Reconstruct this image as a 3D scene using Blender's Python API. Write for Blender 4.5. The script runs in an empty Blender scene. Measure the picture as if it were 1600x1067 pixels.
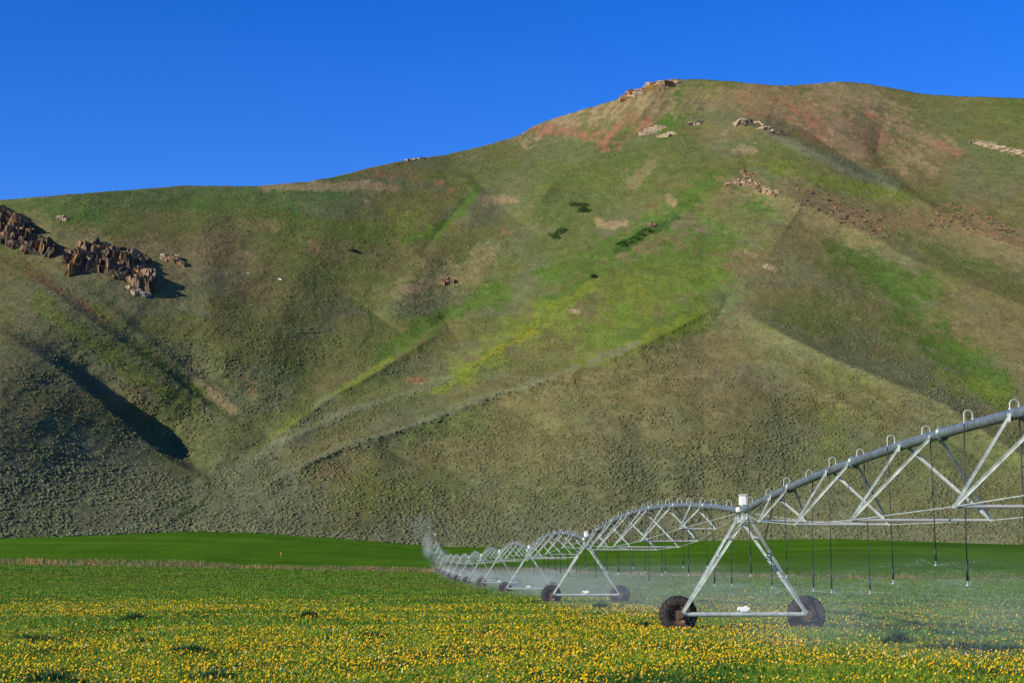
import bpy, bmesh, math, random
import numpy as np
from mathutils import Vector, Matrix

# ------------------------------------------------------------------ camera, world, sun, exposure
SC = bpy.context.scene
COL = SC.collection
F = 2650.0                      # focal length in units of the 1600 px wide photograph
TH = math.atan(357.5 / F)       # pitch
CH = 2.0                        # camera height
CT, ST = math.cos(TH), math.sin(TH)
cam = bpy.data.cameras.new('camera')
cam.sensor_width = 36.0
cam.lens = 36.0 * F / 1600.0
cam.clip_start = 0.5
cam.clip_end = 9000
camo = bpy.data.objects.new('camera', cam)
COL.objects.link(camo)
camo.location = (0, 0, CH)
camo.rotation_euler = (math.pi / 2 + TH, 0, 0)
SC.camera = camo

SUN_EL, SUN_BACK = math.radians(25), math.radians(32)
sd = Vector((-math.cos(SUN_EL) * math.cos(SUN_BACK), -math.cos(SUN_EL) * math.sin(SUN_BACK), math.sin(SUN_EL)))
w = bpy.data.worlds.new('World')
SC.world = w
w.use_nodes = True
wn = w.node_tree
bg = wn.nodes['Background']
sky = wn.nodes.new('ShaderNodeTexSky')
sky.sky_type = 'NISHITA'
sky.sun_disc = False
sky.sun_elevation = SUN_EL
sky.sun_rotation = math.atan2(sd.x, sd.y)
sky.altitude = 1800
sky.air_density = 1.0
sky.dust_density = 0.05
sky.ozone_density = 4.0
hs = wn.nodes.new('ShaderNodeHueSaturation')
hs.inputs['Saturation'].default_value = 1.33
hs.inputs['Value'].default_value = 1.0
hs.inputs['Hue'].default_value = 0.522
wn.links.new(sky.outputs[0], hs.inputs['Color'])
wn.links.new(hs.outputs[0], bg.inputs['Color'])
bg.inputs['Strength'].default_value = 0.14
sl = bpy.data.lights.new('sun', 'SUN')
sl.energy = 4.9
sl.angle = math.radians(0.5)
sl.color = (1.0, 0.92, 0.74)
so = bpy.data.objects.new('sun', sl)
COL.objects.link(so)
so.rotation_euler = sd.to_track_quat('Z', 'Y').to_euler()
SC.view_settings.view_transform = 'Standard'
SC.view_settings.look = 'None'
SC.view_settings.gamma = 1
SC.view_settings.exposure = 0.45
SC.cycles.volume_step_rate = 2.0
SC.cycles.volume_max_steps = 96
SC.cycles.volume_bounces = 1

rng = np.random.default_rng(7)
random.seed(7)

# ------------------------------------------------------------------ helpers
def ray(px, py):
    a = (np.asarray(px, float) - 800) / F
    b = (533.5 - np.asarray(py, float)) / F
    return a, CT - b * ST, ST + b * CT

def unproject(px, py, Y):
    rx, ry, rz = ray(px, py)
    t = Y / ry
    return np.stack([rx * t, ry * t, CH + rz * t], -1)

def _hash(ix, iy, seed):
    h = (ix.astype(np.int64) * 374761393 + iy.astype(np.int64) * 668265263 + seed * 1442695041) & 0x7fffffff
    h = (h ^ (h >> 13)) * 1274126177 & 0x7fffffff
    h = h ^ (h >> 16)
    return (h & 0xffff) / 65535.0

def vnoise(x, y, seed=0):
    x = np.asarray(x, float); y = np.asarray(y, float)
    ix, iy = np.floor(x), np.floor(y)
    fx, fy = x - ix, y - iy
    fx = fx * fx * fx * (fx * (fx * 6 - 15) + 10); fy = fy * fy * fy * (fy * (fy * 6 - 15) + 10)
    a, b = _hash(ix, iy, seed), _hash(ix + 1, iy, seed)
    c, d = _hash(ix, iy + 1, seed), _hash(ix + 1, iy + 1, seed)
    return (a * (1 - fx) + b * fx) * (1 - fy) + (c * (1 - fx) + d * fx) * fy

def fbm(x, y, seed=0, octs=4, gain=0.5):
    s = 0; a = 1; t = 0
    for o in range(octs):
        # rotate each octave to hide the lattice
        ca, sa = math.cos(0.7 * o + 0.4), math.sin(0.7 * o + 0.4)
        s = s + a * vnoise((x * ca - y * sa) * 2 ** o, (x * sa + y * ca) * 2 ** o, seed + o * 17)
        t += a; a *= gain
    return s / t

def smooth(a, b, x):
    t = np.clip((x - a) / (b - a), 0, 1)
    return t * t * (3 - 2 * t)

def srgb(r, g, b):
    f = lambda c: ((c / 255 + 0.055) / 1.055) ** 2.4 if c > 10 else c / 255 / 12.92
    return np.array([f(r), f(g), f(b)])

def mesh_np(name, V, faces, mat, col=None, parent=None, smooth_sh=False, loc=None, mats=None, mi=None):
    """faces: (n,3) or (n,4) int array, or list of such"""
    if not isinstance(faces, list): faces = [faces]
    me = bpy.data.meshes.new(name)
    V = np.asarray(V, np.float32)
    me.vertices.add(len(V)); me.vertices.foreach_set('co', V.ravel())
    nl = sum(f.size for f in faces); npoly = sum(len(f) for f in faces)
    me.loops.add(nl); me.loops.foreach_set('vertex_index', np.concatenate([f.ravel() for f in faces]).astype(np.int32))
    tot = np.concatenate([np.full(len(f), f.shape[1]) for f in faces])
    st = np.concatenate([[0], np.cumsum(tot)[:-1]])
    me.polygons.add(npoly); me.polygons.foreach_set('loop_start', st.astype(np.int32))
    me.polygons.foreach_set('use_smooth', np.full(npoly, smooth_sh))
    if mi is not None: me.polygons.foreach_set('material_index', np.asarray(mi, np.int32))
    me.update(calc_edges=True)
    if col is not None:
        ca = me.color_attributes.new('Col', 'FLOAT_COLOR', 'POINT')
        c4 = np.ones((len(V), 4), np.float32); c4[:, :3] = col
        ca.data.foreach_set('color', c4.ravel())
    for m in (mats or [mat]): me.materials.append(m)
    o = bpy.data.objects.new(name, me)
    COL.objects.link(o)
    if parent: o.parent = parent
    if loc is not None: o.location = loc
    return o

def tag(o, label=None, cat=None, group=None, kind=None):
    if label: o['label'] = label
    if cat: o['category'] = cat
    if group: o['group'] = group
    if kind: o['kind'] = kind
    return o

def nmat(name):
    m = bpy.data.materials.new(name); m.use_nodes = True
    nt = m.node_tree
    return m, nt, nt.nodes['Principled BSDF']

def attr_mat(name, rough=0.95, nscale=0.5, namt=0.35, bscale=1.0, bdist=0.3, bstr=0.6, transl=False):
    m, nt, b = nmat(name)
    at = nt.nodes.new('ShaderNodeAttribute'); at.attribute_name = 'Col'
    tc = nt.nodes.new('ShaderNodeTexCoord')
    no = nt.nodes.new('ShaderNodeTexNoise'); no.inputs['Scale'].default_value = nscale
    no.inputs['Detail'].default_value = 6; no.inputs['Roughness'].default_value = 0.65
    nt.links.new(tc.outputs['Object'], no.inputs['Vector'])
    mr = nt.nodes.new('ShaderNodeMapRange')
    mr.inputs['From Min'].default_value = 0.25; mr.inputs['From Max'].default_value = 0.75
    mr.inputs['To Min'].default_value = 1 - namt; mr.inputs['To Max'].default_value = 1 + namt
    nt.links.new(no.outputs['Fac'], mr.inputs['Value'])
    mx = nt.nodes.new('ShaderNodeVectorMath'); mx.operation = 'SCALE'
    nt.links.new(at.outputs['Color'], mx.inputs[0]); nt.links.new(mr.outputs[0], mx.inputs['Scale'])
    nt.links.new(mx.outputs[0], b.inputs['Base Color'])
    b.inputs['Roughness'].default_value = rough
    b.inputs['Specular IOR Level'].default_value = 0.0
    if bstr > 0:
        n2 = nt.nodes.new('ShaderNodeTexNoise'); n2.inputs['Scale'].default_value = bscale
        n2.inputs['Detail'].default_value = 4
        nt.links.new(tc.outputs['Object'], n2.inputs['Vector'])
        bp = nt.nodes.new('ShaderNodeBump'); bp.inputs['Distance'].default_value = bdist
        bp.inputs['Strength'].default_value = bstr
        nt.links.new(n2.outputs['Fac'], bp.inputs['Height']); nt.links.new(bp.outputs[0], b.inputs['Normal'])
    return m

def simple_mat(name, col, rough=0.5, metal=0.0, nscale=20, namt=0.25, col2=None, spec=0.5, bump=0.0):
    m, nt, b = nmat(name)
    tc = nt.nodes.new('ShaderNodeTexCoord')
    no = nt.nodes.new('ShaderNodeTexNoise'); no.inputs['Scale'].default_value = nscale
    no.inputs['Detail'].default_value = 5
    nt.links.new(tc.outputs['Object'], no.inputs['Vector'])
    cr = nt.nodes.new('ShaderNodeValToRGB')
    c = np.array(col[:3])
    a, d = c * (1 - namt), np.array(col2[:3]) if col2 is not None else c * (1 + namt)
    cr.color_ramp.elements[0].position = 0.3; cr.color_ramp.elements[1].position = 0.72
    cr.color_ramp.elements[0].color = (*a, 1); cr.color_ramp.elements[1].color = (*d, 1)
    nt.links.new(no.outputs['Fac'], cr.inputs[0]); nt.links.new(cr.outputs[0], b.inputs['Base Color'])
    b.inputs['Roughness'].default_value = rough; b.inputs['Metallic'].default_value = metal
    b.inputs['Specular IOR Level'].default_value = spec
    if bump:
        bp = nt.nodes.new('ShaderNodeBump'); bp.inputs['Distance'].default_value = bump
        nt.links.new(no.outputs['Fac'], bp.inputs['Height']); nt.links.new(bp.outputs[0], b.inputs['Normal'])
    return m

# ------------------------------------------------------------------ terrain description
SKY = np.array([(-1400, 420), (-700, 350), (-200, 322), (0, 313), (60, 308), (120, 303), (200, 297), (290, 290), (400, 291), (480, 284),
    (520, 277), (580, 262), (640, 249), (690, 243), (750, 230), (810, 212), (830, 200), (860, 187), (900, 175), (940, 163),
    (975, 153), (1000, 141), (1018, 131), (1036, 125), (1055, 124), (1100, 124), (1150, 128), (1200, 133), (1240, 134), (1270, 131),
    (1310, 128), (1350, 130), (1400, 139), (1440, 147), (1500, 151), (1550, 152), (1600, 154), (1800, 175), (2300, 260), (3000, 420)], float)
FOOT = np.array([(-1400, 850), (-300, 846), (0, 841), (100, 838), (200, 834), (300, 829.5), (400, 832), (520, 840), (640, 850), (700, 854),
    (780, 855), (900, 849), (1000, 846), (1150, 843), (1300, 841), (1450, 846), (1600, 851), (2000, 860), (3000, 870)], float)
FD = np.array([(-1400, 560), (0, 640), (300, 690), (700, 705), (1100, 700), (1600, 640), (3000, 560)], float)
S0 = np.array([(-1400, 881), (0, 882), (150, 884), (400, 888), (680, 893.5), (850, 893.5), (1000, 899), (1300, 903), (1600, 905.5), (3000, 910)], float)
S1 = np.array([(-1400, 874), (0, 876), (200, 877), (330, 880), (400, 885), (680, 888), (850, 889), (1000, 895.5), (1300, 900), (1600, 902.5), (3000, 907)], float)
SD = np.array([(-1400, 430), (0, 480), (400, 500), (690, 512), (900, 480), (1300, 440), (1600, 420), (3000, 380)], float)
ip = lambda T, x: np.interp(x, T[:, 0], T[:, 1])

def ground_z(X, Y):
    X = np.asarray(X, float); Y = np.asarray(Y, float)
    px = 800 + F * X / np.maximum(Y, 1) * CT
    px = np.clip(px, -1400, 3000)
    sdp, fdp = ip(SD, px), ip(FD, px)
    z0 = unproject(px, ip(S0, px), sdp)[..., 2]
    z1 = unproject(px, ip(S1, px), sdp + 3)[..., 2]
    zf = unproject(px, ip(FOOT, px), fdp)[..., 2]
    a = smooth(0.55, 1.0, Y / sdp)
    near = z0 * a
    b = np.clip((Y - sdp) / 3.0, 0, 1)
    c = np.clip((Y - sdp - 3) / (fdp - sdp - 3), 0, 1)
    far = z1 + (zf - z1) * (0.75 * c + 0.25 * c * c)
    z = np.where(Y < sdp, near, np.where(Y < sdp + 3, z0 + (z1 - z0) * b, far))
    z = z + 0.10 * (fbm(X / 18, Y / 18, 5, 3) - 0.5) * smooth(5, 30, Y)
    return z

def poly_dist(P, Q, pts):
    """distance, signed distance, param along polyline for points P,Q"""
    best = np.full(P.shape, 1e9); sg = np.zeros(P.shape); tt = np.zeros(P.shape)
    n = len(pts) - 1
    for i in range(n):
        (x0, y0), (x1, y1) = pts[i][:2], pts[i + 1][:2]
        dx, dy = x1 - x0, y1 - y0; L2 = dx * dx + dy * dy
        t = np.clip(((P - x0) * dx + (Q - y0) * dy) / L2, 0, 1)
        ex, ey = P - x0 - t * dx, Q - y0 - t * dy
        d = np.sqrt(ex * ex + ey * ey)
        m = d < best
        s = np.sign(dx * ey - dy * ex)
        best = np.where(m, d, best); sg = np.where(m, s * d, sg); tt = np.where(m, (i + t) / n, tt)
    return best, sg, tt

# ridges / valleys in the photograph's frame: amplitude is a fraction of distance (minus = nearer)
BROAD = [
    ([(330, 760), (420, 680), (540, 585), (660, 480), (750, 370), (810, 280), (850, 200)], 0.050, 170),      # main valley
    ([(1045, 100), (1100, 200), (1140, 290), (1150, 380), (1110, 480), (1050, 620), (980, 780)], -0.055, 220),  # nose of the hill
    ([(1420, 120), (1440, 250), (1480, 330), (1620, 420)], 0.025, 110),
    ([(120, 250), (150, 380), (60, 520), (-100, 640)], -0.030, 150),
]
RIDGES = [  # pts, amp, width
    ([(1135, 472), (1040, 520), (950, 560), (860, 590), (760, 620), (650, 662), (530, 700), (450, 738), (370, 785)], -0.020, 26),
    ([(960, 425), (850, 492), (780, 542), (710, 588), (640, 612), (540, 645), (440, 692), (350, 742)], -0.011, 24),
    ([(700, 510), (640, 548), (580, 585), (520, 618), (470, 652), (425, 690)], -0.014, 18),
    ([(1135, 472), (1200, 510), (1300, 560), (1400, 600), (1480, 634), (1560, 690), (1680, 760)], -0.018, 30),
    ([(1160, 280), (1240, 312), (1330, 352), (1420, 402), (1520, 445), (1700, 520)], -0.013, 34),
    ([(1100, 180), (1160, 192), (1230, 215), (1300, 252), (1380, 285), (1480, 335), (1700, 440)], -0.013, 28),
    ([(1170, 275), (1090, 300), (1030, 340), (960, 385), (880, 425), (800, 470)], -0.010, 34),
    ([(1040, 125), (1000, 180), (930, 235), (860, 290), (820, 350)], -0.014, 34),
    ([(760, 300), (700, 360), (650, 430), (600, 500)], -0.012, 40),
    ([(540, 290), (500, 380), (440, 480), (400, 600)], -0.005, 50),
    ([(330, 300), (320, 400), (330, 500), (370, 620)], -0.006, 50),
    # gullies
    ([(340, 735), (440, 668), (560, 590), (650, 528), (760, 455)], 0.008, 22),
    ([(1110, 300), (1040, 350), (960, 395), (870, 440), (770, 510), (700, 560), (560, 620), (420, 700)], 0.005, 24),
    ([(1110, 500), (950, 548), (840, 580), (700, 625), (560, 665), (460, 710)], 0.005, 20),
    ([(740, 300), (700, 345), (655, 400)], 0.006, 16),
    ([(1240, 340), (1330, 400), (1400, 480), (1480, 550), (1600, 650)], 0.012, 60),
    ([(1380, 190), (1370, 240), (1430, 300), (1560, 370)], 0.007, 20),
    ([(1200, 180), (1260, 205), (1330, 250), (1400, 300)], 0.008, 16),
    ([(840, 640), (800, 700), (700, 800)], 0.008, 60),
    ([(1300, 620), (1250, 720), (1200, 830)], 0.010, 70),
    ([(1000, 640), (1010, 740), (1020, 830)], 0.008, 50),
    ([(1500, 700), (1450, 780), (1400, 840)], -0.010, 50),
    ([(600, 700), (560, 770), (530, 830)], -0.008, 40),
]
STEPS = [  # crest lines with a face that falls away to their upper right: pts, amp, width
    ([(-200, 420), (0, 520), (100, 582), (180, 648), (250, 708), (322, 752)], 0.052, 13, (0.0, 0.08, 0.15, 0.4, 0.75, 1.0, 1.2, 1.3, 1.3, 0.9, 0.1)),
    ([(-60, 380), (60, 440), (140, 500), (240, 570), (330, 640), (380, 670)], 0.014, 11, (0.3, 0.8, 1, 1, 0.8, 0.1)),
    ([(120, 440), (240, 540), (320, 600), (400, 660)], 0.008, 10, (0.2, 1, 1, 0.1)),
    ([(-100, 600), (60, 680), (120, 706), (185, 742)], 0.010, 9, (0.0, 0.4, 1, 0.1)),
    ([(30, 530), (120, 590), (200, 640)], 0.006, 9, (0.2, 1, 0.1)),
]

def relief(P, Q):
    R = np.zeros(P.shape); S = np.zeros(P.shape)
    for pts, a, wd in BROAD:
        d, _, _ = poly_dist(P, Q, pts); R += a * np.exp(-(d / wd) ** 2 * 0.8)
    for pts, a, wd in RIDGES:
        d, _, t = poly_dist(P, Q, pts)
        tp = np.clip(np.minimum(t, 1 - t) * 6, 0, 1) ** 0.7
        R += a * tp * (1.6 * np.exp(-np.sqrt(d * d + 2.0) / (wd * 1.1)) if wd < 40 else 1.35 / (1 + (d / wd) ** 2) ** 1.2)
    for pts, a, wd, am in STEPS:
        d, s, t = poly_dist(P, Q, pts)
        s = -s                                     # positive to the upper right
        amp = a * np.interp(t, np.linspace(0, 1, len(am)), am)
        u = np.clip(s, 0, None) / wd
        S += np.where(s > 0, amp * (1 - np.exp(-u ** 1.5)) * np.exp(-u * 0.33), 0)
    return R, S

def hill_Y(P, Q):
    foot, fd = ip(FOOT, P), ip(FD, P)
    e = (foot - Q) / F
    base = fd / (1 - np.clip(e, 0, 1) / 0.52)
    fadein = smooth(0, 170, foot - Q)
    R, S_ = relief(P, Q); R = R * fadein + S_ * smooth(15, 75, foot - Q)
    Y = base * (1 + R)
    X = (P - 800) / F * base
    Z = e * base
    # gullied, lumpy slope (metres)
    ca, sa = 0.8, 0.6
    along, across = X * ca + Z * 2.0 * sa, -X * sa + Z * 2.0 * ca
    Y = Y + fadein * (12 * (fbm(X / 150, Z / 90, 11, 3) - 0.5) + 6.5 * (fbm(X / 34, Z / 60, 21, 4, 0.5) - 0.5) + 1.3 * (fbm(X / 7, Z / 6, 31, 3, 0.6) - 0.5))
    return Y

def hill_pos(px, py):
    px = np.asarray(px, float); py = np.asarray(py, float)
    return unproject(px, py, hill_Y(px, py))

# ------------------------------------------------------------------ hill colours (albedo patches of soil, grass, sage, scree)
C_OL = np.array([0.106, 0.108, 0.036]); C_BR = np.array([0.126, 0.106, 0.046]); C_SG = np.array([0.118, 0.124, 0.066])
C_GR = np.array([0.080, 0.106, 0.028]); C_YG = np.array([0.125, 0.158, 0.024]); C_DG = np.array([0.035, 0.070, 0.018])
C_TN = np.array([0.250, 0.180, 0.095]); C_RD = np.array([0.235, 0.112, 0.064]); C_YE = np.array([0.220, 0.170, 0.020])
C_VG = np.array([0.066, 0.118, 0.020])
BANDS = [  # colour, pts, width, strength
    (C_DG * 1.6, [(0, 330), (200, 312), (420, 305), (520, 300)], 22, 0.6),
    (C_VG, [(1185, 325), (1120, 375), (1060, 420), (1000, 450)], 45, 0.75),
    (C_VG, [(1120, 470), (1060, 505), (1000, 520), (940, 540)], 30, 0.7),
    (C_YG, [(1110, 486), (1040, 520), (960, 552), (900, 572)], 11, 0.95),
    (C_YG, [(1100, 440), (1030, 470), (960, 500), (930, 540)], 30, 0.38),
    (C_VG, [(1120, 282), (1060, 322), (1000, 362), (930, 395), (850, 432)], 18, 0.85),
    (C_DG, [(1060, 340), (1000, 375), (960, 395)], 5, 0.8),
    (C_VG, [(960, 410), (900, 450), (850, 478)], 10, 0.7),
    (C_YG, [(930, 442), (860, 490), (790, 540), (720, 585), (680, 604)], 9, 0.8),
    (C_YG, [(880, 500), (800, 530), (730, 575)], 22, 0.5),
    (C_VG, [(780, 452), (720, 485), (650, 520), (590, 560)], 15, 0.75),
    (C_YG, [(610, 562), (540, 606), (490, 640), (440, 672)], 7, 0.7),
    (C_GR, [(900, 380), (880, 330), (940, 290), (1000, 240)], 40, 0.6),
    (C_VG, [(1060, 145), (1055, 180), (1040, 200)], 12, 0.9),
    (C_GR, [(1060, 250), (960, 310), (860, 380)], 40, 0.5),
    (C_VG, [(745, 295), (715, 335), (680, 362), (640, 372)], 8, 0.8),
    (C_YG, [(640, 350), (600, 365), (560, 360)], 22, 0.45),
    (C_GR, [(560, 368), (600, 368)], 12, 0.6),
    (C_VG * 0.8, [(1320, 405), (1370, 432), (1415, 462)], 34, 0.8),
    (C_VG * 0.85, [(1485, 548), (1520, 570), (1550, 605)], 36, 0.85),
    (C_YG, [(1470, 590), (1560, 615)], 14, 0.5),
    (C_YG, [(1210, 262), (1280, 280), (1350, 300), (1420, 310)], 13, 0.7),
    (C_GR, [(1180, 210), (1300, 300), (1440, 380), (1600, 460)], 22, 0.35),
    (C_GR, [(1420, 170), (1500, 200), (1600, 260)], 50, 0.45),
    (C_GR, [(700, 260), (850, 250), (1000, 230)], 30, 0.4),
    (C_YG * 0.8, [(60, 470), (140, 530), (220, 590), (300, 640)], 12, 0.55),
    (C_YG * 0.8, [(150, 480), (260, 580), (350, 640)], 9, 0.4),
    (C_TN, [(820, 205), (880, 185), (940, 172), (1000, 155), (1040, 132)], 16, 0.8),
    (C_TN, [(870, 205), (940, 192), (1000, 178), (1035, 160)], 16, 0.5),
    (C_RD, [(835, 203), (880, 205), (935, 212)], 8, 0.9),
    (C_RD, [(985, 185), (960, 205), (945, 225)], 9, 1.0),
    (C_RD, [(1012, 190), (985, 208), (965, 230)], 6, 0.9),
    (C_TN, [(1060, 160), (1100, 155), (1160, 160), (1230, 180)], 18, 0.45),
    (C_BR * 1.4, [(1180, 150), (1260, 160), (1330, 150)], 25, 0.8),
    (C_RD * 0.85, [(1190, 160), (1260, 180), (1330, 200), (1380, 215)], 34, 0.5),
    (C_RD, [(1265, 165), (1282, 195), (1290, 210)], 8, 0.95),
    (C_RD, [(1235, 170), (1265, 190), (1285, 212)], 7, 0.8),
    (C_RD, [(1350, 160), (1366, 190), (1375, 205), (1368, 232)], 6, 0.95),
    (C_RD, [(1350, 205), (1362, 230)], 9, 0.8),
    (C_TN, [(1275, 140), (1330, 150), (1370, 155)], 14, 0.6),
    (C_TN, [(1300, 175), (1320, 210), (1330, 230)], 22, 0.6),
    (C_TN, [(1395, 180), (1430, 210), (1470, 235), (1400, 240)], 20, 0.6),
    (C_RD, [(1460, 228), (1500, 240)], 7, 0.7),
    (C_TN, [(1430, 250), (1460, 270)], 9, 0.6),
    (C_TN * 1.2, [(1525, 222), (1560, 230), (1600, 242)], 4, 0.9),
    (C_SG, [(1195, 200), (1260, 235), (1330, 265), (1400, 292)], 8, 0.8),
    (C_TN * 0.9, [(1140, 290), (1180, 292), (1230, 305), (1290, 320), (1370, 350)], 18, 0.55),
    (C_BR * 1.25, [(1240, 310), (1340, 350), (1440, 360), (1560, 370), (1620, 400)], 32, 0.75),
    (C_RD, [(1310, 330), (1380, 352), (1420, 345), (1520, 350), (1590, 375)], 12, 0.35),
    (C_BR * 1.2, [(1130, 320), (1200, 370), (1280, 420), (1360, 480)], 26, 0.45),
    (C_TN, [(1045, 312), (1052, 318)], 5, 0.7),
    (C_TN, [(1148, 235), (1175, 236)], 8, 0.6),
    (C_BR * 1.5, [(760, 400), (720, 430), (670, 440), (640, 455)], 22, 0.75),
    (C_TN, [(640, 452), (680, 440), (706, 440)], 9, 0.5),
    (C_TN * 0.9, [(760, 313), (795, 313)], 8, 0.7),
    (C_RD, [(590, 272), (618, 276)], 4, 0.7), (C_RD, [(643, 278), (650, 279)], 4, 0.7), (C_RD, [(682, 286), (692, 288)], 5, 0.8),
    (C_RD, [(702, 297), (708, 298)], 3, 0.7), (C_RD, [(790, 362), (798, 363)], 5, 0.6), (C_TN, [(570, 312), (576, 318)], 4, 0.7),
    (C_TN, [(410, 293), (480, 291), (560, 290), (620, 293)], 6, 0.65),
    (C_RD * 1.2, [(638, 592), (658, 594)], 6, 0.95), (C_RD, [(738, 560), (744, 558)], 4, 0.7),
    (C_TN, [(940, 350), (975, 350)], 8, 0.7), (C_TN * 1.2, [(893, 485), (903, 486)], 3, 0.9),
    (C_TN, [(985, 290), (1020, 255)], 8, 0.4),
    (C_TN, [(1196, 415), (1210, 420)], 4, 0.8), (C_TN, [(1165, 395), (1180, 400)], 5, 0.5),
    (C_TN, [(330, 615), (360, 635)], 9, 0.6), (C_RD, [(385, 590), (400, 615)], 6, 0.4), (C_TN, [(295, 570), (315, 600)], 7, 0.35),
    (C_RD * 0.8, [(40, 420), (90, 450), (130, 480), (180, 520)], 8, 0.6),
    (C_BR * 1.3, [(30, 345), (90, 385), (160, 400), (230, 410), (290, 412)], 26, 0.7),
    (C_BR * 1.2, [(240, 420), (270, 450), (250, 470)], 14, 0.4),
    (C_TN, [(370, 395), (395, 400)], 5, 0.6), (C_TN, [(380, 350), (430, 355)], 9, 0.35), (C_RD, [(490, 380), (495, 388)], 5, 0.5),
    (C_BR * 1.2, [(540, 560), (460, 500), (400, 440), (380, 380)], 45, 0.3),
    (C_YE, [(960, 450), (1000, 440), (1010, 480)], 18, 0.22),
    (C_YE, [(730, 575), (770, 550), (860, 505)], 4, 0.35),
    (C_BR * 1.1, [(900, 600), (1000, 590), (1150, 560)], 40, 0.5),
    (C_BR * 1.1, [(480, 740), (540, 720), (560, 790)], 35, 0.5),
    (C_RD * 0.8, [(505, 745), (530, 735)], 16, 0.3),
    (C_YG * 0.7, [(560, 770), (620, 780), (700, 760)], 30, 0.4),
    (C_BR * 1.1, [(700, 700), (850, 690), (1000, 660)], 45, 0.4),
    (C_GR, [(640, 680), (700, 665), (740, 660)], 16, 0.6),
    (C_YG * 0.75, [(1290, 665), (1300, 690)], 22, 0.4),
    (C_GR, [(1440, 720), (1560, 700)], 30, 0.4),
    (C_BR * 1.15, [(1560, 520), (1600, 560), (1620, 600)], 24, 0.6),
    (C_SG, [(1130, 480), (1200, 520), (1290, 560)], 24, 0.45),
    (C_SG * 1.15, [(370, 785), (450, 738), (530, 700), (650, 662), (760, 620), (860, 590), (1000, 535)], 5, 0.7),
    (C_SG * 1.15, [(350, 742), (440, 692), (540, 645), (640, 612), (700, 592)], 6, 0.7),
    (C_SG * 1.1, [(330, 760), (400, 720), (450, 680), (520, 622)], 10, 0.6),
    (C_SG, [(0, 750), (150, 790), (330, 790), (420, 800)], 65, 0.8),
    (C_SG * 0.95, [(600, 835), (900, 835), (1600, 830)], 30, 0.8),
    (C_DG * 0.8, [(322, 742), (333, 765), (312, 790), (272, 812)], 2.2, 0.8),
    (C_DG * 0.8, [(300, 775), (260, 790), (236, 808)], 1.8, 0.6),
    (C_DG, [(578, 490), (582, 520), (560, 545)], 2.0, 0.6),
    (C_SG * 1.2, [(0, 838), (300, 826), (520, 836), (700, 850)], 5, 0.6),
]

def hill_color(P, Q, W):
    X, Z = W[..., 0], W[..., 2]
    n1 = fbm(X / 90, Z / 60, 41, 4)[..., None]; n2 = fbm(X / 24, Z / 16, 51, 4, 0.6)[..., None]; n3 = fbm(X / 5, Z / 3.4, 61, 3, 0.6)[..., None]
    c = C_OL + (C_BR - C_OL) * smooth(0.42, 0.66, n1 * 0.55 + n2 * 0.45)
    c = c + (C_GR - c) * 0.65 * smooth(0.50, 0.68, 1 - n1 * 0.5 - n2 * 0.35 - 0.08)
    c = c + (C_SG * 0.9 - c) * (0.55 * smooth(0.48, 0.62, fbm(X / 45, Z / 28, 71, 4)[..., None]))
    low = smooth(520, 760, Q)[..., None]
    c = c + (C_SG * 0.8 - c) * low * 0.45
    # ragged, fall-line streaked edges
    wob = (fbm(X / 14 + Z / 20, Z / 40, 81, 4, 0.6) - 0.5)
    wob2 = (fbm(X / 4, Z / 5, 83, 3, 0.7) - 0.5)
    sc_l = smooth(0.40, 0.56, fbm((P * 0.75 + Q * 0.66) / 4.5, (-P * .66 + Q * .75) / 16, 85, 4, 0.6))
    sc_r = smooth(0.40, 0.56, fbm((P * 0.6 - Q * 0.8) / 4.5, (P * .8 + Q * .6) / 18, 87, 4, 0.6))
    for col, pts, wd, st in BANDS:
        d, _, _ = poly_dist(P, Q, pts)
        small = 1.0 if wd > 12 else 0.8
        m = smooth(1.30, 0.70, d / wd + (wob * 1.9 + wob2 * 2.6) * small) * st
        if col[0] > 1.8 * col[1] or (col[0] > 0.2 and wd > 12):
            m = m * (0.25 + 0.75 * (sc_l if pts[0][0] < 1120 else sc_r))
        c = c + (col - c) * m[..., None]
    # thin broken scree showing through everywhere
    sc = smooth(0.70, 0.80, n2[..., 0] * 0.6 + n3[..., 0] * 0.4)[..., None] * smooth(0.45, 0.6, n1)
    c = c + (C_TN * 0.8 - c) * sc * 0.6
    c = c * (0.72 + 0.56 * n3)
    return np.clip(c, 0.004, 0.7)

# ------------------------------------------------------------------ hill mesh
M_hill = attr_mat('hillside_soil_and_grass', nscale=0.55, namt=0.38, bscale=0.35, bdist=0.9, bstr=0.8)
pxs = np.concatenate([np.arange(-1400, -30, 14.0), np.arange(-30, 1630, 2.0), np.arange(1630, 3000, 14.0)])
NR = 350
tv = np.linspace(-0.015, 1, NR)
Pg, Tg = np.meshgrid(pxs, tv)
skyj = ip(SKY, pxs) + 2.2 * (fbm(pxs / 9, pxs * 0 + 3, 91, 4, 0.6) - 0.5) * 1.0
rocky = np.exp(-((pxs - 1030) / 30) ** 2) + np.exp(-((pxs - 900) / 70) ** 2) * 0.6
skyj = skyj + (fbm(pxs / 3.5, pxs * 0 + 9, 95, 3, 0.6) - 0.5) * 5 * rocky
Qg = ip(FOOT, pxs)[None] * (1 - Tg) + skyj[None] * Tg
Yg = hill_Y(Pg, Qg)
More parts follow.
